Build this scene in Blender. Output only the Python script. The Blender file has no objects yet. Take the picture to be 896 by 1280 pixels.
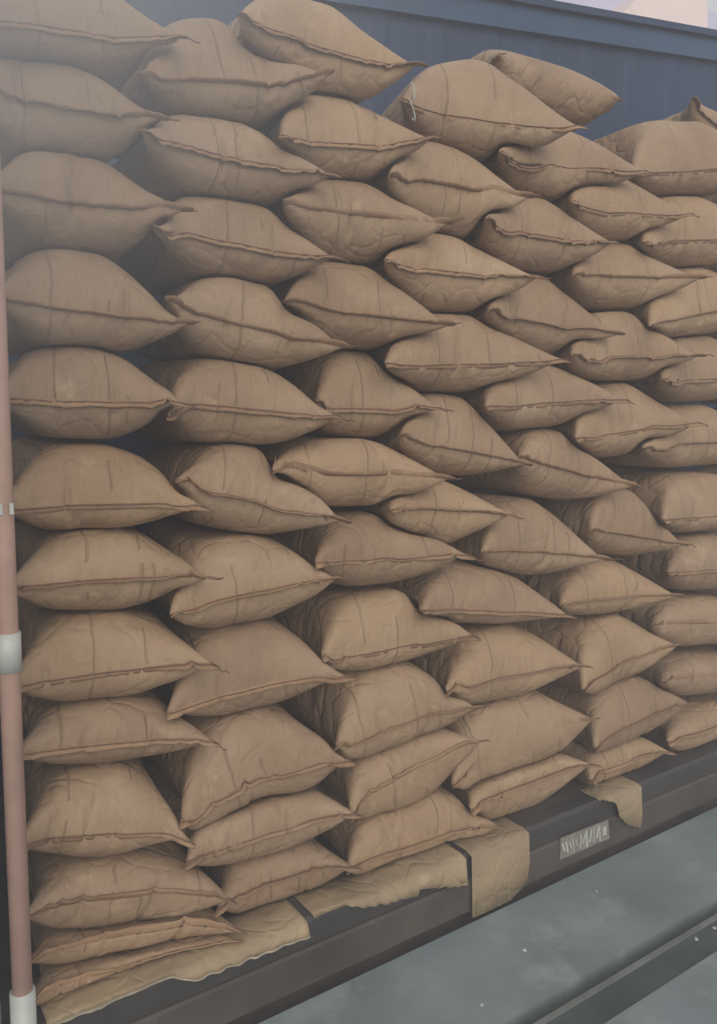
import bpy, math, random
import numpy as np
from mathutils import Vector

random.seed(11)
SC = bpy.context.scene
COL = SC.collection

# ------------------------------------------------------------------ camera
F_PX, YAW, HORIZON, DIST, CAM_H = 1000.0, math.radians(29.5), 515.0, 1.70, 1.435
PITCH = math.atan((640 - HORIZON) / F_PX)
cam_d = bpy.data.cameras.new('camera')
cam = bpy.data.objects.new('camera', cam_d)
COL.objects.link(cam)
SC.camera = cam
cam_d.sensor_fit = 'VERTICAL'
cam_d.sensor_height = 36.0
cam_d.lens = 36.0 * F_PX / 1280.0
cam_d.clip_start = 0.02
cam.location = (0, -DIST, CAM_H)
cam.rotation_euler = (math.pi / 2 - PITCH, 0, -YAW)

# ------------------------------------------------------------------ world, sun, exposure
world = bpy.data.worlds.new('hazy_sky')
SC.world = world
world.use_nodes = True
wn = world.node_tree
bg = wn.nodes['Background']
tc = wn.nodes.new('ShaderNodeTexCoord')
sep = wn.nodes.new('ShaderNodeSeparateXYZ')
wr = wn.nodes.new('ShaderNodeValToRGB')
wr.color_ramp.elements[0].position = 0.0
wr.color_ramp.elements[0].color = (0.90, 0.87, 0.83, 1)
wr.color_ramp.elements[1].position = 1.0
wr.color_ramp.elements[1].color = (0.66, 0.74, 0.88, 1)
wn.links.new(tc.outputs['Generated'], sep.inputs[0])
wn.links.new(sep.outputs['Z'], wr.inputs[0])
wn.links.new(wr.outputs[0], bg.inputs[0])
bg.inputs[1].default_value = 0.52

sun_d = bpy.data.lights.new('hazy_sun_offscreen', 'SUN')
sun = bpy.data.objects.new('hazy_sun_offscreen', sun_d)
COL.objects.link(sun)
sun_d.energy = 1.35
sun_d.angle = math.radians(55)
sun_d.color = (1.0, 0.95, 0.86)
sun.rotation_euler = Vector((0.22, 0.82, -0.50)).to_track_quat('-Z', 'Y').to_euler()

HAZE = 0.034
SC.cycles.volume_bounces = 3
SC.view_settings.view_transform = 'Standard'
SC.view_settings.look = 'None'
SC.view_settings.gamma = 1.0
SC.view_settings.use_curve_mapping = False
SC.view_settings.exposure = 0.48

# ------------------------------------------------------------------ pixel -> direction helpers
_F = np.array([math.sin(YAW) * math.cos(PITCH), math.cos(YAW) * math.cos(PITCH), -math.sin(PITCH)])
_R = np.array([math.cos(YAW), -math.sin(YAW), 0.0])
_U = np.cross(_R, _F)
_C = np.array([0.0, -DIST, CAM_H])
def ray(px, py):
    return _F * F_PX + _R * (px - 448) + _U * (640 - py)
def at_y(px, py, y):
    d = ray(px, py); return _C + d * ((y - _C[1]) / d[1])
def at_z(px, py, z):
    d = ray(px, py); return _C + d * ((z - _C[2]) / d[2])
def at_plane(px, py, p, n):
    d = ray(px, py); return _C + d * (np.dot(p - _C, n) / np.dot(d, n))

# ------------------------------------------------------------------ materials
def new_mat(name):
    m = bpy.data.materials.new(name); m.use_nodes = True
    nt = m.node_tree
    return m, nt, nt.nodes['Principled BSDF']
def node(nt, typ, **kw):
    n = nt.nodes.new(typ)
    for k, v in kw.items():
        setattr(n, k, v)
    return n
def ramp(nt, fac, stops):
    r = node(nt, 'ShaderNodeValToRGB')
    el = r.color_ramp.elements
    while len(el) < len(stops): el.new(0.5)
    for e, (p, c) in zip(el, stops):
        e.position = p; e.color = (*c, 1)
    nt.links.new(fac, r.inputs[0])
    return r.outputs[0]
def mix(nt, a, b, fac, mode='MIX'):
    m = node(nt, 'ShaderNodeMix', data_type='RGBA', blend_type=mode)
    for s, v in ((m.inputs[0], fac), (m.inputs[6], a), (m.inputs[7], b)):
        if isinstance(v, (int, float)): s.default_value = v
        elif isinstance(v, tuple): s.default_value = (*v, 1)
        else: nt.links.new(v, s)
    return m.outputs[2]
def noise(nt, vec, scale, detail=4, rough=0.55):
    n = node(nt, 'ShaderNodeTexNoise')
    n.inputs['Scale'].default_value = scale
    n.inputs['Detail'].default_value = detail
    n.inputs['Roughness'].default_value = rough
    if vec is not None: nt.links.new(vec, n.inputs['Vector'])
    return n.outputs['Fac']
def coords(nt, spread=True):
    t = node(nt, 'ShaderNodeTexCoord')
    if not spread: return t.outputs['Object']
    oi = node(nt, 'ShaderNodeObjectInfo')
    mul = node(nt, 'ShaderNodeMath', operation='MULTIPLY'); mul.inputs[1].default_value = 37.0
    nt.links.new(oi.outputs['Random'], mul.inputs[0])
    add = node(nt, 'ShaderNodeVectorMath', operation='ADD')
    nt.links.new(t.outputs['Object'], add.inputs[0]); nt.links.new(mul.outputs[0], add.inputs[1])
    return add.outputs[0]
def bump(nt, bsdf, height, strength, dist):
    b = node(nt, 'ShaderNodeBump')
    b.inputs['Strength'].default_value = strength; b.inputs['Distance'].default_value = dist
    nt.links.new(height, b.inputs['Height']); nt.links.new(b.outputs[0], bsdf.inputs['Normal'])
    return b

def mat_kraft(name, base, dark, light, wrinkle=1.0, folds=False):
    m, nt, b = new_mat(name)
    v = coords(nt)
    big = noise(nt, v, 5.0, 3)
    c = ramp(nt, big, [(0.30, dark), (0.55, base), (0.75, light)])
    # per-sack shade
    oi = node(nt, 'ShaderNodeObjectInfo')
    c2 = ramp(nt, oi.outputs['Random'], [(0.0, (0.90, 0.88, 0.86)), (0.5, (1.0, 1.0, 1.0)), (1.0, (1.10, 1.08, 1.02))])
    c = mix(nt, c, c2, 1.0, 'MULTIPLY')
    # scuffs and dusty smears
    sm = ramp(nt, noise(nt, v, 13.0, 5, 0.7), [(0.60, (0, 0, 0)), (0.78, (1, 1, 1))])
    c = mix(nt, c, tuple(x * 0.72 for x in base), sm)
    du = ramp(nt, noise(nt, v, 9.0, 4, 0.65), [(0.62, (0, 0, 0)), (0.85, (1, 1, 1))])
    c = mix(nt, c, tuple(min(1, x * 1.3) for x in light), du)
    # sharp fold lines left from when the bag lay folded flat
    cr = None
    if folds:
        uvn = node(nt, 'ShaderNodeUVMap'); su = node(nt, 'ShaderNodeSeparateXYZ')
        nt.links.new(uvn.outputs[0], su.inputs[0])
        def mth(op, *a):
            q = node(nt, 'ShaderNodeMath', operation=op)
            for s_, v_ in zip(q.inputs, a):
                if isinstance(v_, (int, float)): s_.default_value = v_
                else: nt.links.new(v_, s_)
            return q.outputs[0]
        wob = mth('MULTIPLY', mth('SUBTRACT', noise(nt, v, 9.0, 2), 0.5), 0.07)
        rnd = oi.outputs['Random']
        reach = noise(nt, v, 7.0, 2)
        for k, (c0, span, mulr) in enumerate(((0.20, 0.25, 7.31), (0.50, 0.18, 13.7), (0.70, 0.18, 29.3))):
            rk = mth('FRACT', mth('MULTIPLY', rnd, mulr))
            pos = mth('MULTIPLY_ADD', rk, span, c0)
            dist = mth('ABSOLUTE', mth('SUBTRACT', mth('ADD', su.outputs[0], wob), pos))
            line = mth('SUBTRACT', 1.0, mth('SMOOTH_MIN', mth('DIVIDE', dist, 0.009), 1.0, 0.1))
            line = mth('MULTIPLY', line, mth('GREATER_THAN', reach, 0.44 + 0.06 * k))
            cr = line if cr is None else mth('MAXIMUM', cr, line)
        cr = mth('MAXIMUM', cr, 0.0)
        cmb = node(nt, 'ShaderNodeCombineXYZ')
        nt.links.new(mth('MULTIPLY', su.outputs[0], 11.0), cmb.inputs[0]); nt.links.new(mth('MULTIPLY', su.outputs[1], 4.0), cmb.inputs[1])
        nt.links.new(mth('MULTIPLY', rnd, 91.0), cmb.inputs[2])
        puck = noise(nt, cmb.outputs[0], 1.6, 3, 0.6)
        pf = mth('MULTIPLY', mth('POWER', 0.02, su.outputs[1]), 0.85)
    nt.links.new(c, b.inputs['Base Color'])
    b.inputs['Roughness'].default_value = 0.62
    b.inputs['Specular IOR Level'].default_value = 0.35
    # crumple facets, fine fibre
    vo = node(nt, 'ShaderNodeTexVoronoi', feature='DISTANCE_TO_EDGE')
    vo.inputs['Scale'].default_value = 11.0
    ns = node(nt, 'ShaderNodeTexNoise'); ns.inputs['Scale'].default_value = 6.0
    nt.links.new(v, ns.inputs['Vector'])
    wv = node(nt, 'ShaderNodeVectorMath', operation='SCALE'); wv.inputs['Scale'].default_value = 0.16
    nt.links.new(ns.outputs['Color'], wv.inputs[0])
    av = node(nt, 'ShaderNodeVectorMath', operation='ADD')
    nt.links.new(v, av.inputs[0]); nt.links.new(wv.outputs[0], av.inputs[1])
    nt.links.new(av.outputs[0], vo.inputs['Vector'])
    vr = ramp(nt, vo.outputs['Distance'], [(0.0, (0.0,) * 3), (0.10, (0.75,) * 3), (0.6, (1,) * 3)])
    med = noise(nt, v, 28.0, 3, 0.5)
    h = mix(nt, vr, med, 0.66)
    if cr is not None:
        h = mix(nt, h, puck, pf)
        h = mix(nt, h, (0.0, 0.0, 0.0), mth('MULTIPLY', cr, 0.8))
    bump(nt, b, h, 0.6 * wrinkle, 0.019 if folds else 0.010)
    return m

def mat_simple(name, col, rough=0.6, metal=0.0, var=0.25, scale=8.0, bstr=0.15, bdist=0.003, stain=None, spread=False):
    m, nt, b = new_mat(name)
    v = coords(nt, spread)
    n1 = noise(nt, v, scale, 6, 0.6)
    lo = tuple(x * (1 - var) for x in col); hi = tuple(min(1, x * (1 + var)) for x in col)
    c = ramp(nt, n1, [(0.3, lo), (0.7, hi)])
    if stain:
        sc_, amt, scol = stain
        f = ramp(nt, noise(nt, v, sc_, 7, 0.68), [(amt, (0, 0, 0)), (amt + 0.14, (1, 1, 1))])
        c = mix(nt, c, scol, f)
    nt.links.new(c, b.inputs['Base Color'])
    b.inputs['Roughness'].default_value = rough
    b.inputs['Metallic'].default_value = metal
    bump(nt, b, noise(nt, v, scale * 6, 6, 0.65), bstr, bdist)
    return m

M_KRAFT = mat_kraft('kraft_paper', (0.344, 0.233, 0.148), (0.286, 0.188, 0.119), (0.392, 0.276, 0.184), 1.0, True)
M_HEM = mat_kraft('kraft_hem', (0.300, 0.185, 0.110), (0.235, 0.140, 0.082), (0.36, 0.235, 0.145), 0.6)
M_THREAD = mat_simple('cotton_thread', (0.15, 0.085, 0.058), 0.9)
M_LINER = mat_kraft('liner_paper', (0.36, 0.27, 0.17), (0.27, 0.20, 0.13), (0.44, 0.34, 0.22), 1.2)
M_TORN = mat_simple('torn_paper_edge', (0.42, 0.36, 0.27), 0.9)
M_PLATE2 = mat_simple('worn_plate_paint', (0.21, 0.20, 0.175), 0.6, 0.0, 0.3, 30.0)
M_SILL = mat_simple('rusty_sill_steel', (0.080, 0.064, 0.053), 0.65, 0.2, 0.35, 5.0, 0.3, 0.004, (7.0, 0.60, (0.14, 0.125, 0.11)))
M_RUBBER = mat_simple('dark_bumper', (0.042, 0.038, 0.036), 0.6, 0.0, 0.3, 6.0, 0.2, 0.003, (9.0, 0.62, (0.10, 0.10, 0.10)))
M_CONC = mat_simple('dock_concrete', (0.20, 0.235, 0.24), 0.62, 0.0, 0.22, 2.6, 0.25, 0.003, (4.0, 0.52, (0.29, 0.32, 0.315)))
M_PLATE = mat_simple('channel_plate', (0.085, 0.105, 0.105), 0.5, 0.4, 0.25, 6.0, 0.15, 0.002)
M_EDGE = mat_simple('worn_metal_edge', (0.26, 0.28, 0.27), 0.4, 0.5, 0.3, 9.0)
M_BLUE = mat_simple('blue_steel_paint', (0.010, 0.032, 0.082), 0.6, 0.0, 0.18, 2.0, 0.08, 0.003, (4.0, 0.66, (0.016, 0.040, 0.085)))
M_BLUE2 = mat_simple('blue_rail_paint', (0.024, 0.060, 0.125), 0.45, 0.0, 0.2, 3.0)
M_POLE = mat_simple('pink_brown_pole_paint', (0.46, 0.29, 0.235), 0.45, 0.0, 0.14, 12.0, 0.1, 0.002, (14.0, 0.66, (0.30, 0.17, 0.13)))
M_WHITE = mat_simple('grey_white_sleeve', (0.47, 0.48, 0.45), 0.5, 0.1, 0.12, 12.0)
M_GREEN = mat_simple('grey_green_panel', (0.085, 0.10, 0.095), 0.55, 0.2, 0.2, 4.0)
M_LAV = mat_simple('lavender_render', (0.50, 0.49, 0.62), 0.9, 0.0, 0.06, 1.0)
M_PINK = mat_simple('pale_pink_render', (0.72, 0.60, 0.58), 0.9, 0.0, 0.05, 1.0)

# ------------------------------------------------------------------ mesh helpers
def mesh_obj(name, V, Fc, mat, parent=None, smooth=False, origin=None):
    V = np.asarray(V, float)
    if origin is not None: V = V - np.asarray(origin)
    me = bpy.data.meshes.new(name)
    me.from_pydata(V.tolist(), [], Fc)
    me.materials.append(mat)
    if smooth: me.polygons.foreach_set('use_smooth', [True] * len(me.polygons))
    o = bpy.data.objects.new(name, me)
    COL.objects.link(o)
    if parent is not None: o.parent = parent
    elif origin is not None: o.location = origin
    return o
def tag(o, label=None, cat=None, group=None, kind=None):
    for k, v in (('label', label), ('category', cat), ('group', group), ('kind', kind)):
        if v: o[k] = v
    return o
def empty(name, loc):
    o = bpy.data.objects.new(name, None); COL.objects.link(o)
    o.location = loc; o.empty_display_size = 0.05
    return o
def prism(poly2d, frame, lo, hi):
    """extrude a polygon in the (a,b) plane of frame=(o,a,b,c) from c=lo to c=hi"""
    o, a, b, c = [np.asarray(x, float) for x in frame]
    n = len(poly2d)
    V = [o + a * p[0] + b * p[1] + c * h for h in (lo, hi) for p in poly2d]
    Fc = [list(range(n))[::-1], list(range(n, 2 * n))]
    for i in range(n):
        j = (i + 1) % n
        Fc.append([i, j, n + j, n + i])
    return V, Fc
def tube(pts, r, k=8, caps=True):
    pts = np.asarray(pts, float); n = len(pts)
    T = np.gradient(pts, axis=0); T /= np.linalg.norm(T, axis=1)[:, None] + 1e-12
    rr = np.broadcast_to(np.asarray(r, float), (n,))
    V = []; Fc = []
    for i in range(n):
        a = np.array([0, 0, 1.0]) if abs(T[i][2]) < 0.9 else np.array([1.0, 0, 0])
        u = np.cross(T[i], a); u /= np.linalg.norm(u); w = np.cross(T[i], u)
        for q in range(k):
            t = 2 * math.pi * q / k
            V.append(pts[i] + (u * math.cos(t) + w * math.sin(t)) * rr[i])
    for i in range(n - 1):
        for q in range(k):
            p = (q + 1) % k
            Fc.append([i * k + q, i * k + p, (i + 1) * k + p, (i + 1) * k + q])
    if caps:
        Fc.append(list(range(k))[::-1]); Fc.append([(n - 1) * k + q for q in range(k)])
    return V, Fc
def join(*parts):
    V = []; Fc = []
    for v, f in parts:
        o = len(V); V += list(v); Fc += [[i + o for i in q] for q in f]
    return V, Fc

# ------------------------------------------------------------------ the dock floor and the truck bed edge
s0 = at_z(310, 1280, 0.0); s1 = at_z(896, 1005, 0.0)
S_E = (s1 - s0); S_E[2] = 0; S_E /= np.linalg.norm(S_E)
S_N = np.array([S_E[1], -S_E[0], 0.0])                       # towards the camera
S_Z = np.array([0, 0, 1.0])
def sp(s, n, z): return s0 + S_E * s + S_N * n + S_Z * z
def strip(n0, n1, z0, z1, a=-3.0, b=7.0):
    return prism([(n0, z0), (n1, z0), (n1, z1), (n0, z1)], (s0, S_N, S_Z, S_E), a, b)
SILL_H, DECK = 0.197, 0.196
GAP = 0.012
BA, BB = -1.4, 4.0
V, Fc = join(strip(GAP, 0.330, -0.5, 0.0), strip(0.47, 6.0, -0.5, 0.0))
tag(mesh_obj('floor', V, Fc, M_CONC), 'blue grey concrete loading dock floor with pale scuffs', 'floor', kind='structure')
V, Fc = strip(0.325, 0.385, -0.5, -0.16)
tag(mesh_obj('trim_1', V, Fc, M_PLATE), 'dark open slot running along the dock floor', 'floor slot', kind='structure')
V, Fc = strip(0.385, 0.47, -0.5, -0.004)
tr = tag(mesh_obj('trim_2', V, Fc, M_PLATE), 'dark steel channel plate set in the dock floor', 'floor plate', kind='structure')
V, Fc = strip(0.379, 0.390, -0.1, 0.004)
mesh_obj('edge_angle', V, Fc, M_EDGE, tr)
V, Fc = prism([(-9, -9), (12, -9), (12, 14), (-9, 14)], ((0, 0, 0), (1, 0, 0), (0, 1, 0), (0, 0, 1)), -1.15, -1.10)
tag(mesh_obj('ground', V, Fc, M_CONC), 'dark yard ground below the truck', 'ground', kind='structure')

# truck bed: sill, deck, far side
bed = tag(empty('truck_bed', sp(1.0, -0.6, 0.0)), 'rusty dark steel truck bed edge carrying the stacked sacks', 'truck bed')
bo = np.array(bed.location)
def bedpart(name, geo, mat): return mesh_obj(name, geo[0], geo[1], mat, bed, origin=bo)
bedpart('sill_board', prism([(-0.05, 0.028), (0, 0.028), (0, 0.118), (-0.006, 0.124), (-0.05, 0.124)], (s0, S_N, S_Z, S_E), BA, BB), M_SILL)
bedpart('top_rail', prism([(-0.07, 0.124), (-0.012, 0.124), (-0.010, 0.186), (-0.018, SILL_H), (-0.07, SILL_H)], (s0, S_N, S_Z, S_E), BA, BB), M_RUBBER)
bedpart('deck', strip(-1.12, -0.06, 0.08, DECK, BA, BB), M_SILL)
bedpart('chassis_beam', strip(-0.12, -0.045, -0.55, 0.08, BA, BB), M_SILL)
# bumper pad over the right end of the sill with its worn white plate
def on_sill(px, py, n=0.0):
    p = at_plane(px, py, sp(0, n, 0), S_N); q = p - s0
    return float(np.dot(q, S_E)), float(q[2])

# far side of the truck, with a raised top rail
Y_FAR = 1.16
pA, pB = at_y(640, 0, Y_FAR), at_y(896, 45, Y_FAR)
sl = (pB[2] - pA[2]) / (pB[0] - pA[0])
def top_z(x): return pA[2] + sl * (x - pA[0])
xs = []
x = -1.6
while x < 5.2:
    xs += [(x, 0.0), (x + 0.17, 0.0), (x + 0.20, -0.004), (x + 0.25, -0.004)]
    x += 0.28
V = []; Fc = []
for (x, d) in xs:
    for z in (0.0, top_z(x)):
        V.append((x, Y_FAR + d, z)); 
for (x, d) in xs:
    for z in (0.0, top_z(x)):
        V.append((x, Y_FAR + 0.03 + d, z))
n = len(xs)
for i in range(n - 1):
    a, b = 2 * i, 2 * i + 2
    Fc.append([a, b, b + 1, a + 1])
    c, d_ = 2 * n + 2 * i, 2 * n + 2 * i + 2
    Fc.append([d_, c, c + 1, d_ + 1]); Fc.append([a + 1, b + 1, d_ + 1, c + 1])
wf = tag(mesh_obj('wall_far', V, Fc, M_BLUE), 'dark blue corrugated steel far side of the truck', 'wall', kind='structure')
def rail(z_off, h, dep):
    x0, x1 = -1.6, 5.2
    V = []
    for x in (x0, x1):
        zt = top_z(x) + z_off
        V += [(x, Y_FAR - dep, zt - h), (x, Y_FAR - dep, zt), (x, Y_FAR + 0.05, zt), (x, Y_FAR + 0.05, zt - h)]
    return V, [[0, 1, 2, 3], [7, 6, 5, 4], [0, 4, 5, 1], [1, 5, 6, 2], [2, 6, 7, 3], [3, 7, 4, 0]]
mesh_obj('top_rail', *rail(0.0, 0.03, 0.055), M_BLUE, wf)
mesh_obj('rail_band', *rail(-0.03, 0.10, 0.03), M_BLUE2, wf)

for nm, x_, lb in (('wall_left', -0.62, 'unseen dark blue steel end board added to the truck beside the pole'), ('wall_right', 4.6, 'unseen dark blue steel front board added to the truck')):  # end boards out of view, added to keep the space behind the load dark
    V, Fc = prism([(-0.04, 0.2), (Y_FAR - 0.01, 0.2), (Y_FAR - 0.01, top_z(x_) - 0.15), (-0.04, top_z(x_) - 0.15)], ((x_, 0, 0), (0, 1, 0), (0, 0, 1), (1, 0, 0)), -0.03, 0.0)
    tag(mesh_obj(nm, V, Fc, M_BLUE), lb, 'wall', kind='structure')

# pale building beyond the far side
yb = 7.0
V, Fc = prism([(-8, -1.1), (16, -1.1), (16, 7.5), (-8, 7.5)], ((0, yb, 0), (1, 0, 0), (0, 0, 1), (0, 1, 0)), 0, 0.3)
tag(mesh_obj('wall_outside', V, Fc, M_LAV), 'pale lavender building wall beyond the truck', 'wall', kind='structure')
g = [at_y(px, py, yb - 0.9) for px, py in ((772, 40), (778, 16), (806, -12), (884, -12), (884, 60), (772, 60))]
V, Fc = prism([(p[0], p[2]) for p in g], ((0, yb - 0.9, 0), (1, 0, 0), (0, 0, 1), (0, 1, 0)), 0, 0.9)
tag(mesh_obj('wall_annex', V, Fc, M_PINK), 'pale pink rendered annex on the building beyond the truck', 'wall', kind='structure')

# ------------------------------------------------------------------ stake pole and its gate panel on the left
y_p = -0.150
pt, pb = at_y(-5, 420, y_p), at_y(29, 1262, y_p)
def pole_at(z): 
    t = (z - pb[2]) / (pt[2] - pb[2]); return pb + (pt - pb) * t
pole = tag(empty('stake_pole', pole_at(DECK)), 'pinkish brown round stake pole with grey white sleeves beside the sacks', 'pole')
po = np.array(pole.location)
R_P = 0.0185
def pole_seg(z0, z1, r, k=20):
    return tube([pole_at(z0), pole_at((z0 + z1) / 2), pole_at(z1)], r, k)
V, Fc = pole_seg(0.004, 3.1, R_P); mesh_obj('shaft', V, Fc, M_POLE, pole, True, po)
def z_at(py, px): return at_y(px, py, y_p)[2]
za, zb = z_at(838, 13), z_at(790, 13)
V, Fc = join(pole_seg(za, zb, R_P + 0.0035)); mesh_obj('sleeve', V, Fc, M_WHITE, pole, True, po)
za, zb = 0.001, z_at(1238, 28)
V, Fc = pole_seg(za, zb, R_P + 0.005); mesh_obj('foot_sleeve', V, Fc, M_WHITE, pole, True, po)
zc = z_at(635, 5)
for dx in (-0.010, 0.008):
    c = pole_at(zc) + np.array([dx + 0.004, -R_P * 0.95, 0])
    V, Fc = prism([(-0.0035, -0.010), (0.0035, -0.010), (0.0035, 0.010), (-0.0035, 0.010)], (c, (1, 0, 0), (0, 0, 1), (0, 1, 0)), -0.004, 0.006)
    mesh_obj('clip', V, Fc, M_WHITE, pole, origin=po)
gs = float(np.dot(pole_at(0.0) - s0, S_E)) - 0.034
gate = tag(empty('side_gate', sp(gs - 0.4, 0.03, 0.0)), 'grey green steel side gate standing next to the pole', 'gate')
go = np.array(gate.location)
V, Fc = prism([(gs - 0.9, 0.002), (gs, 0.002), (gs, 1.6), (gs - 0.9, 1.6)], (s0, S_E, S_Z, S_N), 0.012, 0.034)
mesh_obj('panel', V, Fc, M_GREEN, gate, origin=go)
V, Fc = prism([(gs - 0.042, 0.002), (gs - 0.018, 0.002), (gs - 0.018, 1.6), (gs - 0.042, 1.6)], (s0, S_E, S_Z, S_N), 0.034, 0.046)
mesh_obj('edge_trim', V, Fc, M_WHITE, gate, origin=go)

# ------------------------------------------------------------------ sack shapes: two paper sheets sewn round the edge and filled
def simulate(B=12, NU=57, NV=40, steps=400, seed=5):
    rng = np.random.default_rng(seed)
    W = 0.47
    us = np.linspace(-W / 2, W / 2, NU)
    d = np.concatenate([np.full(26, 0.0092), np.linspace(0.0095, 0.05, NV - 27)])
    vs = np.concatenate([[0], np.cumsum(d)])
    X = np.zeros((B, 2, NV, NU, 3), np.float32)
    X[..., 0] = us; X[..., 1] = vs[:, None]
    slack = np.ones((B, 2, NV, NU), np.float32)
    for b in range(B):
        for s in range(2):
            z = np.zeros((NV, NU)); sk = np.zeros((NV, NU))
            for k in range(12):
                fx, fy = rng.uniform(8, 90), rng.uniform(2, 25); ph = rng.uniform(0, 6.28, 2)
                z += np.cos(us[None] * fx + ph[0]) * np.cos(vs[:, None] * fy + ph[1]) * rng.uniform(.2, 1)
                fx, fy = rng.uniform(5, 45), rng.uniform(4, 20); ph = rng.uniform(0, 6.28, 2)
                sk += np.cos(us[None] * fx + ph[0]) * np.cos(vs[:, None] * fy + ph[1]) * rng.uniform(.2, 1)
            X[b, s, ..., 2] = (0.005 + 0.0014 * z) * (1 if s == 0 else -1)
            slack[b, s] = 1 + 0.016 * sk
    edge = np.zeros((NV, NU), bool); edge[0] = edge[-1] = True; edge[:, 0] = edge[:, -1] = True
    X[:, 0][:, edge, 2] = 0; X[:, 1][:, edge] = X[:, 0][:, edge]
    P = X.copy(); rest = X[0, 0].copy(); rest[..., 2] = 0
    A = slice(None); prs = []
    for c in range(2): prs.append(((A, slice(c, NU - 1, 2)), (A, slice(c + 1, NU, 2)), 1.0, .45))
    for c in range(2): prs.append(((slice(c, NV - 1, 2), A), (slice(c + 1, NV, 2), A), 1.0, .45))
    for c in range(2):
        prs.append(((slice(c, NV - 1, 2), slice(0, NU - 1)), (slice(c + 1, NV, 2), slice(1, NU)), .6, .25))
        prs.append(((slice(c, NV - 1, 2), slice(1, NU)), (slice(c + 1, NV, 2), slice(0, NU - 1)), .6, .25))
    PL = []
    for a, b, k1, k2 in prs:
        l0 = np.sqrt(((rest[a] - rest[b]) ** 2).sum(-1))[None, None]
        l0 = l0 * slack[(A, A) + a]
        PL.append(((A, A) + a, (A, A) + b, l0.astype(np.float32), k1, k2))
    H = rng.uniform(.165, .20, B).astype(np.float32)[:, None, None, None]
    tx = rng.uniform(-.10, .10, B).astype(np.float32)[:, None, None, None]
    ty = rng.uniform(-.02, .06, B).astype(np.float32)[:, None, None, None]
    sgn = np.array([1, -1], np.float32)[None, :, None, None, None]
    for it in range(steps):
        du = np.zeros_like(X); dv = np.zeros_like(X)
        du[..., 1:-1, :] = (X[..., 2:, :] - X[..., :-2, :]) * .5
        dv[..., 1:-1, :, :] = (X[..., 2:, :, :] - X[..., :-2, :, :]) * .5
        N = np.empty_like(X)
        N[..., 0] = du[..., 1] * dv[..., 2] - du[..., 2] * dv[..., 1]
        N[..., 1] = du[..., 2] * dv[..., 0] - du[..., 0] * dv[..., 2]
        N[..., 2] = du[..., 0] * dv[..., 1] - du[..., 1] * dv[..., 0]
        vel = (X - P) * (.93 if it < steps - 80 else .8); P = X.copy()
        X = X + vel + N * sgn * (0.42 * min(1, it / 60))
        if it % 2 == 0:
            lap = np.zeros_like(X)
            lap[..., 2:-2, :] -= X[..., 4:, :] - 4 * X[..., 3:-1, :] + 6 * X[..., 2:-2, :] - 4 * X[..., 1:-3, :] + X[..., :-4, :]
            lap[..., 2:-2, :, :] -= X[..., 4:, :, :] - 4 * X[..., 3:-1, :, :] + 6 * X[..., 2:-2, :, :] - 4 * X[..., 1:-3, :, :] + X[..., :-4, :, :]
            X = X + lap * .0035
        for rep in range(3):
            for a, b, l0, k1, k2 in PL:
                D = X[a] - X[b]; l = np.sqrt((D * D).sum(-1)) + 1e-9
                e = (l - l0) / l
                e = np.where(e > 0, e * k1, e * k2) * .5
                Cc = D * e[..., None]
                X[a] -= Cc; X[b] += Cc
            mm = (X[:, 0][:, edge] + X[:, 1][:, edge]) * .5
            X[:, 0][:, edge] = mm; X[:, 1][:, edge] = mm
        pl = H * .5 + tx * X[..., 0] * .5 + ty * (X[..., 1] - .3) * .5
        z = X[..., 2]
        z -= np.maximum(z - pl, 0) * .6
        z += np.maximum(-z - pl, 0) * .6
    return X.astype(np.float64), edge

SIM, EDGE = simulate()
NB, _, NV, NU, _ = SIM.shape

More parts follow.
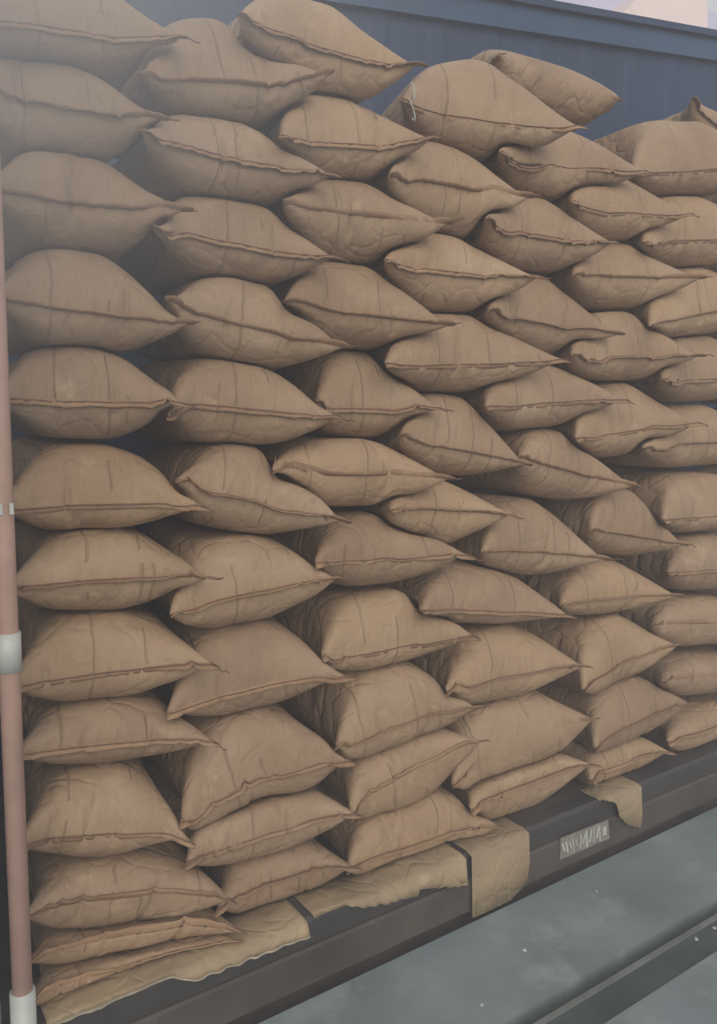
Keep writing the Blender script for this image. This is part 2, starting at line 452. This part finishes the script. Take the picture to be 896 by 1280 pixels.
# column, left corner, right corner, top and bottom of the bulge as seen in the photograph, extra depth, turn
SACKS = [
 ('A', (-60, 15), (228, 48), -45, 73), ('A', (-50, 100), (203, 148), 62, 192), ('A', (-20, 238), (231, 264), 178, 308),
 ('A', (-11, 375), (238, 405), 308, 438), ('A', (-6, 498), (228, 505), 425, 551), ('A', (2, 635), (251, 626), 553, 668),
 ('A', (6, 738), (260, 721), 660, 772), ('A', (12, 858), (265, 828), 765, 884), ('A', (16, 944), (268, 927), 868, 968),
 ('A', (22, 1058), (238, 1044), 960, 1085), ('A', (30, 1152), (287, 1122), 1068, 1178), ('A', (32, 1205), (300, 1164), 1174, 1216),
 ('A', (34, 1256), (296, 1176), 1200, 1262),
 ('B', (178, 95), (412, 96), 22, 142), ('B', (176, 166), (420, 217), 143, 250), ('B', (193, 277), (416, 322), 236, 350),
 ('B', (211, 380), (427, 435), 343, 456), ('B', (208, 498), (424, 521), 448, 559), ('B', (220, 607), (427, 650), 556, 671),
 ('B', (212, 768), (424, 724), 667, 786), ('B', (210, 893), (432, 838), 772, 900), ('B', (226, 1035), (437, 942), 870, 1040),
 ('B', (233, 1075), (446, 1018), 975, 1085), ('B', (274, 1138), (438, 1080), 1048, 1150),
 ('C', (297, 17), (522, 82), 0, 112), ('C', (349, 170), (541, 174), 110, 219), ('C', (354, 257), (562, 279), 221, 325),
 ('C', (356, 379), (562, 407), 325, 432), ('C', (396, 508), (548, 510), 437, 550, 0.035, 0), ('C', (344, 596), (557, 598), 546, 638),
 ('C', (393, 702), (585, 694), 640, 737), ('C', (402, 832), (592, 794), 735, 839, 0.02, 0), ('C', (420, 946), (598, 882), 826, 950),
 ('C', (438, 1020), (603, 927), 905, 1024), ('C', (433, 1086), (626, 1034), 985, 1096),
 ('D', (514, 112), (707, 167), 70, 187, 0.0, 14), ('D', (488, 219), (661, 249), 181, 290), ('D', (484, 322), (669, 349), 290, 387),
 ('D', (483, 453), (702, 449), 389, 490), ('D', (503, 546), (655, 581), 491, 595), ('D', (487, 637), (641, 644), 597, 687),
 ('D', (526, 762), (712, 770), 704, 785), ('D', (560, 872), (728, 832), 780, 882), ('D', (570, 985), (738, 897), 865, 988),
 ('D', (588, 1012), (740, 955), 930, 1030),
 ('E', (627, 188), (804, 214), 156, 245), ('E', (609, 272), (766, 303), 246, 335), ('E', (610, 387), (776, 419), 343, 440),
 ('E', (605, 509), (783, 498), 455, 537), ('E', (648, 570), (793, 610), 537, 625), ('E', (602, 690), (758, 701), 622, 725),
 ('F', (718, 250), (860, 268), 218, 297), ('F', (720, 343), (874, 349), 303, 384), ('F', (718, 445), (871, 445), 388, 476),
 ('F', (720, 546), (872, 529), 478, 572), ('F', (738, 662), (857, 682), 608, 696), ('F', (702, 758), (847, 745), 697, 773),
 ('F', (728, 862), (850, 808), 765, 864), ('F', (742, 935), (866, 880), 842, 937), ('F', (736, 975), (840, 940), 905, 984),
 ('G', (797, 212), (972, 200), 148, 240, 0.03), ('G', (808, 300), (977, 290), 245, 330), ('G', (812, 408), (982, 372), 333, 420),
 ('G', (824, 474), (982, 470), 418, 502), ('G', (805, 560), (982, 552), 505, 585), ('G', (825, 650), (982, 640), 588, 666),
 ('G', (832, 716), (987, 710), 665, 740), ('G', (815, 781), (982, 785), 742, 810), ('G', (826, 852), (982, 845), 812, 873),
 ('G', (838, 928), (987, 893), 872, 942),
]
for q in [t for t in SACKS if t[0] == 'G']:
    k = 0.90
    hz = lambda y_: HORIZON + (y_ - HORIZON) * k
    x0_, y0_ = q[2][0] - 8, hz(q[2][1])
    SACKS.append(('H', (x0_, y0_), (x0_ + 140, hz(q[1][1]) * 0.4 + y0_ * 0.6), hz(q[3]), hz(q[4]), 0.03, 0))
ORD = ['lowest', 'second', 'third', 'fourth', 'fifth', 'sixth', 'seventh', 'eighth', 'ninth', 'tenth', 'eleventh', 'twelfth', 'thirteenth']
CORD = {'A': 'right beside the pole', 'B': 'in the second column from the pole', 'C': 'in the third column from the pole',
        'D': 'in the fourth column from the pole', 'E': 'in the fifth column from the pole', 'F': 'in the sixth column from the pole',
        'G': 'in the seventh column from the pole', 'H': 'in the eighth column from the pole'}
rng = np.random.default_rng(21)
count = {c: sum(1 for s in SACKS if s[0] == c) for c in CORD}
seen = {}
LABELS = []
for s in SACKS:
    c = s[0]; k = seen.get(c, 0); seen[c] = k + 1
    if c == 'E':
        w = ['topmost', 'second from the top', 'third from the top', 'fourth from the top', 'fifth from the top', 'lowest'][k]
        LABELS.append('tan paper sack, %s %s' % (w, CORD[c]))
    else:
        j = count[c] - 1 - k
        LABELS.append('tan paper sack, %s %s' % (ORD[j] if j == 0 else ('topmost' if k == 0 else ORD[j] + ' up'), CORD[c]))
LABELS[35] = 'pale tan paper sack sliding askew on top of the fourth column from the pole'
LABELS[8 + 13] = 'bulging tan paper sack steeply tilted, third up in the second column from the pole'
# two more lying loose on the rear part of the load
SACKS += [('Z', (570, 97), (640, 97), 40, 90, 0.45, 86), ('Z', (866, 122), (985, 215), 100, 225, 0.40, 0)]
LABELS += ['dusty grey tan sack lying behind the askew sack on top of the load',
           'dim paper sack with raised corner at the rear of the load near the blue wall']

def front_y(x): return 0.06 * (x - 1.1)
WORLD = []
FR = []
for i, s in enumerate(SACKS):
    col, Lp, Rp, tp, bp = s[:5]
    dy = s[5] if len(s) > 5 else 0.0
    turn = -math.radians(s[6]) if len(s) > 6 else math.radians(rng.uniform(-3, 3))
    j = rng.uniform(-0.010, 0.012)
    y0 = 0.05
    for _ in range(3):
        L = at_y(*Lp, y0); R = at_y(*Rp, y0)
        y0 = front_y((L[0] + R[0]) / 2) + dy + j
    L = at_y(*Lp, y0); R = at_y(*Rp, y0)
    M = (L + R) / 2
    if col == 'Z' and turn < -1:                             # lies lengthwise along the load, mouth towards the pole
        M = L; R = L + np.array([0.40, 0, 0])
    mx = (Lp[0] + Rp[0]) / 2
    zt = at_y(mx, tp, y0 + 0.09)[2] - M[2]
    zb = M[2] - at_y(mx, bp, y0 + 0.04)[2]
    zt = min(max(zt, 0.018), 0.17); zb = min(max(zb, 0.018), 0.15)
    if col == 'Z':
        zt = min(zt, 0.10); zb = 0.085
    b = i * 5 % NB
    X = SIM[b].copy()
    if rng.random() < 0.5:
        X = X[:, :, ::-1].copy(); X[..., 0] *= -1
    if rng.random() < 0.5:
        X = X[::-1].copy(); X[..., 2] *= -1
    c = (X[0, 0, 0] + X[0, 0, -1]) / 2
    X -= c
    wid = X[0, 0, -1, 0] - X[0, 0, 0, 0]
    sx = np.linalg.norm(R - L) / wid
    X[..., 0] *= sx
    q = np.clip(X[..., 1] / 0.13, 0, 1)
    X[..., 0] *= 1 - 0.08 * q * q * (3 - 2 * q)              # drawn in behind the flat sewn mouth
    uq = np.abs(np.linspace(-1, 1, NU)) ** 2.0
    X[..., 2] *= 1.0 - 0.20 * uq
    rt = np.clip((np.linspace(-1, 1, NU) - 0.15) / 0.85, 0, 1) ** 1.1
    X[0, ..., 2] *= 1.0 - 0.40 * rt                          # the upper sheet slopes down to the right-hand ear
    front = X[:, :24]
    tmax = front[..., 2].max(); bmin = -front[..., 2].min()
    X[..., 2] = np.where(X[..., 2] > 0, X[..., 2] * zt / tmax, X[..., 2] * zb / bmin)
    roll = math.atan2(R[2] - L[2], R[0] - L[0])
    fall = np.exp(-np.maximum(X[..., 1], 0) / 0.30)          # the rear of a sack levels out
    x, y, z = X[..., 0].copy(), X[..., 1].copy(), X[..., 2].copy()
    a = roll * (0.35 + 0.65 * fall)
    x2 = x * np.cos(a) - z * np.sin(a); z2 = x * np.sin(a) + z * np.cos(a)
    x3 = x2 * math.cos(turn) - y * math.sin(turn); y3 = x2 * math.sin(turn) + y * math.cos(turn)
    Wd = np.stack([x3, y3, z2], -1) + M
    WORLD.append(Wd)
WORLD = np.array(WORLD)                                     # (sack, sheet, row, col, 3)
NS = len(WORLD)

# let the sacks press against each other: height fields on a plan grid, contacts meet half way
CELL = 0.014
x_lo, y_lo = WORLD[..., 0].min() - 0.05, WORLD[..., 1].min() - 0.05
GX = int((WORLD[..., 0].max() + 0.05 - x_lo) / CELL) + 2
GY = int((WORLD[..., 1].max() + 0.05 - y_lo) / CELL) + 2
def upsample(S):
    m = (S[:-1] + S[1:]) / 2
    q1 = (S[:-1] + m) / 2; q3 = (m + S[1:]) / 2
    A = np.concatenate([S, m, q1, q3], 0)
    return np.concatenate([A, (A[:, 1:] + A[:, :-1]) / 2], 1)
def field(S, top):
    P = upsample(S).reshape(-1, 3)
    ix = ((P[:, 0] - x_lo) / CELL).astype(int); iy = ((P[:, 1] - y_lo) / CELL).astype(int)
    ax, bx, ay, by = ix.min(), ix.max() + 1, iy.min(), iy.max() + 1
    g = np.full((bx - ax, by - ay), -9.0 if top else 9.0)
    (np.maximum if top else np.minimum).at(g, (ix - ax, iy - ay), P[:, 2])
    return g, ax, ay
def blur(g):
    p = np.pad(g, 1, mode='edge')
    return (p[:-2, 1:-1] + p[2:, 1:-1] + p[1:-1, :-2] + p[1:-1, 2:] + 2 * g) / 6
def sample(g, ax, ay, x, y):
    fx = np.clip((x - x_lo) / CELL - 0.5 - ax, 0, g.shape[0] - 1.001); fy = np.clip((y - y_lo) / CELL - 0.5 - ay, 0, g.shape[1] - 1.001)
    i, j = fx.astype(int), fy.astype(int); u, v = fx - i, fy - j
    i2, j2 = np.minimum(i + 1, g.shape[0] - 1), np.minimum(j + 1, g.shape[1] - 1)
    return g[i, j] * (1 - u) * (1 - v) + g[i2, j] * u * (1 - v) + g[i, j2] * (1 - u) * v + g[i2, j2] * u * v
CLEAR = 0.0012
FLOOR_MIN = DECK + 0.009
sign = {}
for it in range(15):
    T = [field(WORLD[k].reshape(2 * NV, NU, 3)[:NV] if False else np.concatenate([WORLD[k][0], WORLD[k][1]], 1), True) for k in range(NS)]
    Bt = [field(np.concatenate([WORLD[k][0], WORLD[k][1]], 1), False) for k in range(NS)]
    EXT = []
    for g, ax, ay in Bt:                                     # the seam edge of each sack, carried a little forward
        e = np.full((g.shape[0], 5), 9.0); has = (g < 5).any(1)
        j0 = np.argmax(g < 5, 1)
        shift = np.zeros((g.shape[0], g.shape[1] + 5)) + 9.0
        for c in range(g.shape[0]):
            if has[c]: shift[c, j0[c]:j0[c] + 5] = g[c, j0[c]]
        EXT.append((shift, ax, ay - 5))
    up = [np.zeros_like(t[0]) for t in T]; dn = [np.zeros_like(t[0]) for t in T]
    for a in range(NS):
        ga, ax, ay = T[a]; ba = Bt[a][0]
        for b in range(a + 1, NS):
            gb, bx, by = T[b]; bb = Bt[b][0]
            x0, x1 = max(ax, bx), min(ax + ga.shape[0], bx + gb.shape[0])
            y0, y1 = max(ay, by), min(ay + ga.shape[1], by + gb.shape[1])
            if x0 >= x1 or y0 >= y1: continue
            sa = (slice(x0 - ax, x1 - ax), slice(y0 - ay, y1 - ay)); sb = (slice(x0 - bx, x1 - bx), slice(y0 - by, y1 - by))
            ta, la, tb, lb = ga[sa], ba[sa], gb[sb], bb[sb]
            ok = (ta > -5) & (tb > -5)
            if not ok.any(): continue
            if (a, b) not in sign:
                sign[a, b] = ((ta + la - tb - lb)[ok]).mean() > 0
            if sign[a, b]:
                pen = np.where(ok, tb - la + 2 * CLEAR, 0); hi, lo, sh, sl_ = a, b, sa, sb
            else:
                pen = np.where(ok, ta - lb + 2 * CLEAR, 0); hi, lo, sh, sl_ = b, a, sb, sa
            if it < 10:
                ge, ex, ey = EXT[hi]; gl, lx, ly = T[lo]
                u0, u1 = max(ex, lx), min(ex + ge.shape[0], lx + gl.shape[0]); v0, v1 = max(ey, ly), min(ey + ge.shape[1], ly + gl.shape[1])
                if u0 < u1 and v0 < v1:
                    E_ = ge[u0 - ex:u1 - ex, v0 - ey:v1 - ey]; Q = gl[u0 - lx:u1 - lx, v0 - ly:v1 - ly]
                    pe = np.clip(np.where((E_ < 5) & (Q > -5), Q - E_ + CLEAR, 0), 0, 0.06) * 0.6
                    tgt = dn[lo][u0 - lx:u1 - lx, v0 - ly:v1 - ly]
                    np.maximum(tgt, pe, out=tgt)
            pen = np.clip(pen, 0, 0.12) * 0.5
            if not pen.any(): continue
            up[hi][sh] = np.maximum(up[hi][sh], pen); dn[lo][sl_] = np.maximum(dn[lo][sl_], pen)
    rate = 1.0
    for k in range(NS):
        g, ax, ay = T[k]
        th = np.where(g > -5, g - Bt[k][0], 0)
        d_up, d_dn = up[k], dn[k]
        for _ in range(5 if it < 4 else 3 if it < 7 else 1 if it < 10 else 0): d_up, d_dn = blur(d_up), blur(d_dn)
        for s in range(2):
            Wk = WORLD[k, s]
            x, y = Wk[..., 0], Wk[..., 1]
            u_, d_, t_ = (sample(q, ax, ay, x, y) for q in (d_up, d_dn, blur(th)))
            w_other = np.exp(-t_ / 0.035)
            w_other[EDGE] = 1.0
            wu = 1.0 if s == 1 else w_other      # sheet 1 is the underside
            wd = 1.0 if s == 0 else w_other
            Wk[..., 2] += rate * (u_ * wu - d_ * wd)
            np.maximum(Wk[..., 2], FLOOR_MIN, out=Wk[..., 2])
        m = (WORLD[k, 0][EDGE] + WORLD[k, 1][EDGE]) / 2
        WORLD[k, 0][EDGE] = m; WORLD[k, 1][EDGE] = m

# ------------------------------------------------------------------ faces of a sack (top sheet, underside, shared rim)
idx = np.zeros((2, NV, NU), int)
idx[0] = np.arange(NV * NU).reshape(NV, NU)
nxt = NV * NU
rim_in = ~EDGE
idx[1][rim_in] = nxt + np.arange(rim_in.sum())
idx[1][EDGE] = idx[0][EDGE]
SF = []
for s in range(2):
    q = np.stack([idx[s][:-1, :-1], idx[s][:-1, 1:], idx[s][1:, 1:], idx[s][1:, :-1]], -1).reshape(-1, 4)
    SF += (q if s == 0 else q[:, ::-1]).tolist()

uu, vv = np.meshgrid(np.linspace(0, 1, NU), np.linspace(0, 1, NV))
UVV = np.stack([uu, vv], -1)
UVV = np.concatenate([UVV.reshape(-1, 2), UVV[rim_in]], 0)
LOOP_UV = UVV[np.array(SF).reshape(-1)].astype(np.float32).ravel()

def smooth_noise(n, r, k=5, lo=1, hi=7):
    t = np.linspace(0, 1, n); o = np.zeros(n)
    for _ in range(k): o += math.sqrt(1 / k) * np.sin(t * 6.28 * r.uniform(lo, hi) + r.uniform(0, 6.28))
    return o

def build_sack(i):
    W = WORLD[i]; r = np.random.default_rng(100 + i)
    base = np.array([W[..., 0].mean(), W[..., 1].mean(), W[..., 2].min()])
    root = tag(empty('paper_sack', base), LABELS[i], 'sack', 'kraft paper sacks stacked on the truck bed')
    V = np.concatenate([W[0].reshape(-1, 3), W[1][rim_in]], 0)
    body = mesh_obj('bag_body', V, SF, M_KRAFT, root, True, base)
    body.data.uv_layers.new(name='UVMap').data.foreach_set('uv', LOOP_UV)
    # sewn hem along the front edge
    row = W[0, 0].copy()
    n = NU
    ax = row[-1] - row[0]; ax /= np.linalg.norm(ax)
    inn = ((W[0, 2] + W[1, 2]) / 2 - row)
    out = -inn / (np.linalg.norm(inn, axis=1)[:, None] + 1e-9)
    out = (out + np.array([0, -1.0, 0])) ; out /= np.linalg.norm(out, axis=1)[:, None]
    upv = np.cross(ax, out); upv *= np.sign(upv[:, 2:3]); upv /= np.linalg.norm(upv, axis=1)[:, None]
    mode = r.choice(4, p=[.45, .20, .25, .10])
    droop = (1.15, -1.05, -0.35, 0.55)[mode] + r.uniform(-.12, .12)
    ang = droop + 0.08 * smooth_noise(n, r, 5, 1, 5)
    wd = 0.0155 + 0.0013 * smooth_noise(n, r, 4, 1, 5)
    fl = np.minimum(np.arange(n), np.arange(n)[::-1])
    wd *= 1 + 0.35 * np.exp(-fl / 2.0)
    ang *= 1 - 0.6 * np.exp(-fl / 2.5)
    dirv = out * np.cos(ang)[:, None] + upv * np.sin(ang)[:, None]
    nor = -out * np.sin(ang)[:, None] + upv * np.cos(ang)[:, None]
    rip = 0.0003 * smooth_noise(n, r, 5, 4, 14)[:, None]
    p0 = row - out * 0.004
    p1 = row + dirv * (wd * 0.5)[:, None] + nor * rip
    p2 = row + dirv * wd[:, None] + nor * rip * 2
    e0, e1 = 0.009 * r.uniform(.2, 1.2), 0.010 * r.uniform(.3, 1.6)
    for p in (p1, p2):
        p[0] -= ax * e0; p[-1] += ax * e1; p[0, 2] -= 0.004; p[-1, 2] -= 0.004
    th = 0.0018
    rows = [p0 + nor * th, p1 + nor * th, p2 + nor * th * .7, p2 - nor * th * .7, p1 - nor * th, p0 - nor * th]
    V = np.concatenate(rows, 0); k = len(rows)
    Fc = []
    for q in range(k - 1):
        for c in range(n - 1):
            Fc.append([q * n + c, (q + 1) * n + c, (q + 1) * n + c + 1, q * n + c + 1])
    Fc.append([q * n for q in range(k)][::-1]); Fc.append([q * n + n - 1 for q in range(k)])
    hem = mesh_obj('sewn_hem', V, Fc, M_HEM, root, True, base)
    # chain stitch with a loose tail
    pts = list(row + dirv * (wd * 0.35)[:, None] + nor * (rip * 0.7 + th + 0.0005))[::2]
    t0 = p2[-1].copy()
    pts.append(p1[-1] + nor[-1] * th)
    d = ax * 0.006 + np.array([0, -0.004, 0.0])
    for q in range(r.integers(0, 4)):
        t0 = t0 + d + np.array([r.uniform(-.003, .003), -.001, r.uniform(-.007, .004)]); pts.append(t0.copy())
    V, Fc = tube(pts, 0.0016, 4)
    mesh_obj('stitch_thread', V, Fc, M_THREAD, hem, True, base)
for i in range(NS): build_sack(i)
ask = [o for o in COL.objects if o.get('label') == LABELS[35]][0]
q0 = WORLD[35, 0, 0, 3]; pts = []
for k in range(26):
    t = k / 25
    pts.append(q0 + np.array([0.010 * math.sin(t * 9.5) - 0.004, -0.010 - 0.006 * t, 0.030 - 0.075 * t + 0.012 * math.cos(t * 11)]))
V, Fc = tube(pts, 0.0019, 5)
lt = mesh_obj('loose_thread', V, Fc, M_WHITE, ask, True, np.array(ask.location)); lt['label'] = 'white loose thread'

# ------------------------------------------------------------------ torn liner paper on the sill
def sheet_thing(name, label, cat, rows, mat, th=0.0015, group=None):
    """rows: list of equal-length polylines; makes a thin closed sheet"""
    rows = [np.asarray(r_, float) for r_ in rows]
    n = len(rows[0]); k = len(rows)
    G = np.stack(rows)
    du = np.gradient(G, axis=1); dv = np.gradient(G, axis=0)
    N = np.cross(du, dv); N /= np.linalg.norm(N, axis=2)[..., None] + 1e-12
    V = np.concatenate([(G + N * th / 2).reshape(-1, 3), (G - N * th / 2).reshape(-1, 3)], 0)
    m = k * n; Fc = []
    for q in range(k - 1):
        for c in range(n - 1):
            f = [q * n + c, q * n + c + 1, (q + 1) * n + c + 1, (q + 1) * n + c]
            Fc.append(f); Fc.append([x_ + m for x_ in f[::-1]])
    ring = [c for c in range(n)] + [q * n + n - 1 for q in range(1, k)] + [(k - 1) * n + c for c in range(n - 2, -1, -1)] + [q * n for q in range(k - 2, 0, -1)]
    for a, b in zip(ring, ring[1:] + ring[:1]): Fc.append([b, a, a + m, b + m])
    o = mesh_obj(name, V, Fc, mat, None, True, tuple(G.reshape(-1, 3).mean(0)))
    return tag(o, label, cat, group)
def liner(px_edge, label, seed, mat, torn=False, inner=-0.16):
    """paper lying on the rail and hanging over it down to the given pixels"""
    r = np.random.default_rng(seed)
    S = [on_sill(px, py, 0.004) for px, py in px_edge]
    ss = np.array([q[0] for q in S]); zz = np.array([q[1] for q in S])
    s = np.linspace(ss[0], ss[-1], 70)
    z = np.interp(s, ss, zz) + 0.0016 * smooth_noise(70, r, 6, 3, 16)
    ln = min(1.0, (ss[-1] - ss[0]) / 0.5)
    w = 0.002 * ln * smooth_noise(70, r, 5, 1, 1 + 8 * ln)
    z = np.clip(z, 0.012, SILL_H + 0.002)
    hang = np.clip((SILL_H - z) / 0.03, 0, 1)                # where the edge does not reach past the rail it just lies flat
    nn = -0.012 + 0.016 * hang
    rows = [[sp(a, inner, SILL_H + 0.003) for a in s], [sp(a, -0.05, SILL_H + 0.003) for a in s],
            [sp(a, -0.020, SILL_H + 0.004) for a in s], [sp(a, q, SILL_H + 0.003 - 0.006 * h) for a, q, h in zip(s, nn, hang)],
            [sp(a, q + 0.004 + abs(e), min(SILL_H + 0.002, (SILL_H - 0.004 + h) / 2)) for a, q, e, h in zip(s, nn, w, z)],
            [sp(a, q + 0.007 + abs(e) * 2, h) for a, q, e, h in zip(s, nn, w, z)]]
    o = sheet_thing('liner_paper', label, 'paper', rows[::-1], mat, group='torn liner papers on the truck sill')
    if torn:                                                 # frayed pale edge where the paper tore
        E = np.asarray(rows[-1]) + S_N * 0.0015
        fr = 0.0025 + 0.0016 * np.abs(smooth_noise(70, r, 5, 3, 20))
        V = np.concatenate([E + S_Z * 0.001, E - S_Z * fr[:, None], E - S_Z * fr[:, None] + S_N * 0.001, E + S_Z * 0.001 + S_N * 0.002], 0)
        Fc = [[q * 70 + c, q * 70 + c + 1, (q + 1) % 4 * 70 + c + 1, (q + 1) % 4 * 70 + c] for q in range(4) for c in range(69)]
        mesh_obj('torn_edge', V, Fc, M_TORN, o, False, np.array(o.location))
    return o
liner([(60, 1275), (195, 1222), (240, 1224), (300, 1200), (385, 1167)], 'long torn kraft liner strip hanging over the sill beside the pole', 3, M_LINER, True)
liner([(395, 1148), (415, 1130), (450, 1135), (520, 1118), (521, 1110), (582, 1105)], 'pale torn liner strip along the sill between the long strip and hanging flap', 4, M_LINER)
liner([(588, 1146), (600, 1142), (635, 1124), (655, 1104), (660, 1078)], 'olive tan liner flap hanging right down the sill face', 5, M_LINER)
liner([(752, 1000), (768, 1003), (772, 1020), (782, 1030), (798, 1034), (800, 1020)], 'small torn kraft scrap hooked over the sill past the scratched plate', 6, M_LINER)

# worn white plate with illegible scratched marks
c4 = [on_sill(px, py, 0.004) for px, py in ((701, 1048), (760, 1025), (762, 1048), (700, 1075))]
lab = tag(empty('worn_plate', sp(c4[0][0], 0.002, c4[0][1])), 'worn grey plate with pale scratchy strokes fixed to the sill', 'plate')
lo_ = np.array(lab.location)
V, Fc = prism(c4[::-1], (s0, S_E, S_Z, S_N), 0.0008, 0.004)
mesh_obj('plate', V, Fc, M_PLATE2, lab, origin=lo_)
r = random.Random(8)
def bil(u, v):
    a = [c4[0][q] * (1 - u) + c4[1][q] * u for q in (0, 1)]; b = [c4[3][q] * (1 - u) + c4[2][q] * u for q in (0, 1)]
    return [a[q] * (1 - v) + b[q] * v for q in (0, 1)]
for k in range(13):
    u = 0.05 + k * 0.068 + r.uniform(-.015, .015)
    w, t = (r.uniform(.014, .034), r.uniform(-.035, .035)) if k < 12 else (.075, .005)
    v0, v1 = r.uniform(.08, .35), r.uniform(.65, .95)
    V, Fc = prism([bil(u + t, v0), bil(u + t + w, v0), bil(u - t + w, v1), bil(u - t, v1)], (s0, S_E, S_Z, S_N), 0.0038, 0.0046)
    mesh_obj('scratch_mark', V, Fc, M_WHITE, lab, origin=lo_)

# crumbs of paper on the dock floor
for k, (px, py) in enumerate(((745, 1115), (870, 1174), (893, 1160), (602, 1256), (655, 1188))):
    p = at_z(px, py, 0.0); rr = random.Random(50 + k)
    m = 6; z = 0.004
    V = []
    for h in (0.0, 1.0):
        for q in range(m):
            t = 6.283 * q / m
            R_ = rr.uniform(.003, .008) * (1 - 0.35 * h)
            V.append((p[0] + R_ * math.cos(t), p[1] + R_ * math.sin(t), 0.0004 + h * z * rr.uniform(.6, 1.2)))
    Fc = [list(range(m))[::-1], list(range(m, 2 * m))] + [[q, (q + 1) % m, m + (q + 1) % m, m + q] for q in range(m)]
    tag(mesh_obj('paper_crumb', V, Fc, M_WHITE, None, False, (p[0], p[1], 0.0)), 'tiny pale paper crumb lying on the grey dock floor', 'crumb', 'paper crumbs on the dock floor')

# ------------------------------------------------------------------ haze volume added as a pale veil that lifts the dark gaps
mh = bpy.data.materials.new('added_haze'); mh.use_nodes = True
nt = mh.node_tree
nt.nodes.remove(nt.nodes['Principled BSDF'])
vs_ = nt.nodes.new('ShaderNodeVolumeScatter')
vs_.inputs['Color'].default_value = (0.94, 0.95, 1.0, 1)
vs_.inputs['Density'].default_value = HAZE
vs_.inputs['Anisotropy'].default_value = 0.0
tcv = nt.nodes.new('ShaderNodeTexCoord')
dv_ = nt.nodes.new('ShaderNodeVectorMath'); dv_.operation = 'DISTANCE'
dv_.inputs[1].default_value = (-0.20, -0.55, 2.30)           # added veil is densest high up by the sacks next to the pole
nt.links.new(tcv.outputs['Object'], dv_.inputs[0])
mr = nt.nodes.new('ShaderNodeMapRange'); mr.interpolation_type = 'SMOOTHERSTEP'
mr.inputs['From Min'].default_value = 0.0; mr.inputs['From Max'].default_value = 1.2
mr.inputs['To Min'].default_value = HAZE + 0.80; mr.inputs['To Max'].default_value = HAZE
nt.links.new(dv_.outputs['Value'], mr.inputs['Value'])
nt.links.new(mr.outputs[0], vs_.inputs['Density'])
nt.links.new(vs_.outputs[0], nt.nodes['Material Output'].inputs['Volume'])
V, Fc = prism([(-3.0, -3.2), (6.0, -3.2), (6.0, 1.9), (-3.0, 1.9)], ((0, 0, 0), (1, 0, 0), (0, 1, 0), (0, 0, 1)), -1.05, 3.9)
tag(mesh_obj('added_haze', V, Fc, mh), 'thin pale haze added as a veil in front of the sacks', 'haze', kind='stuff')
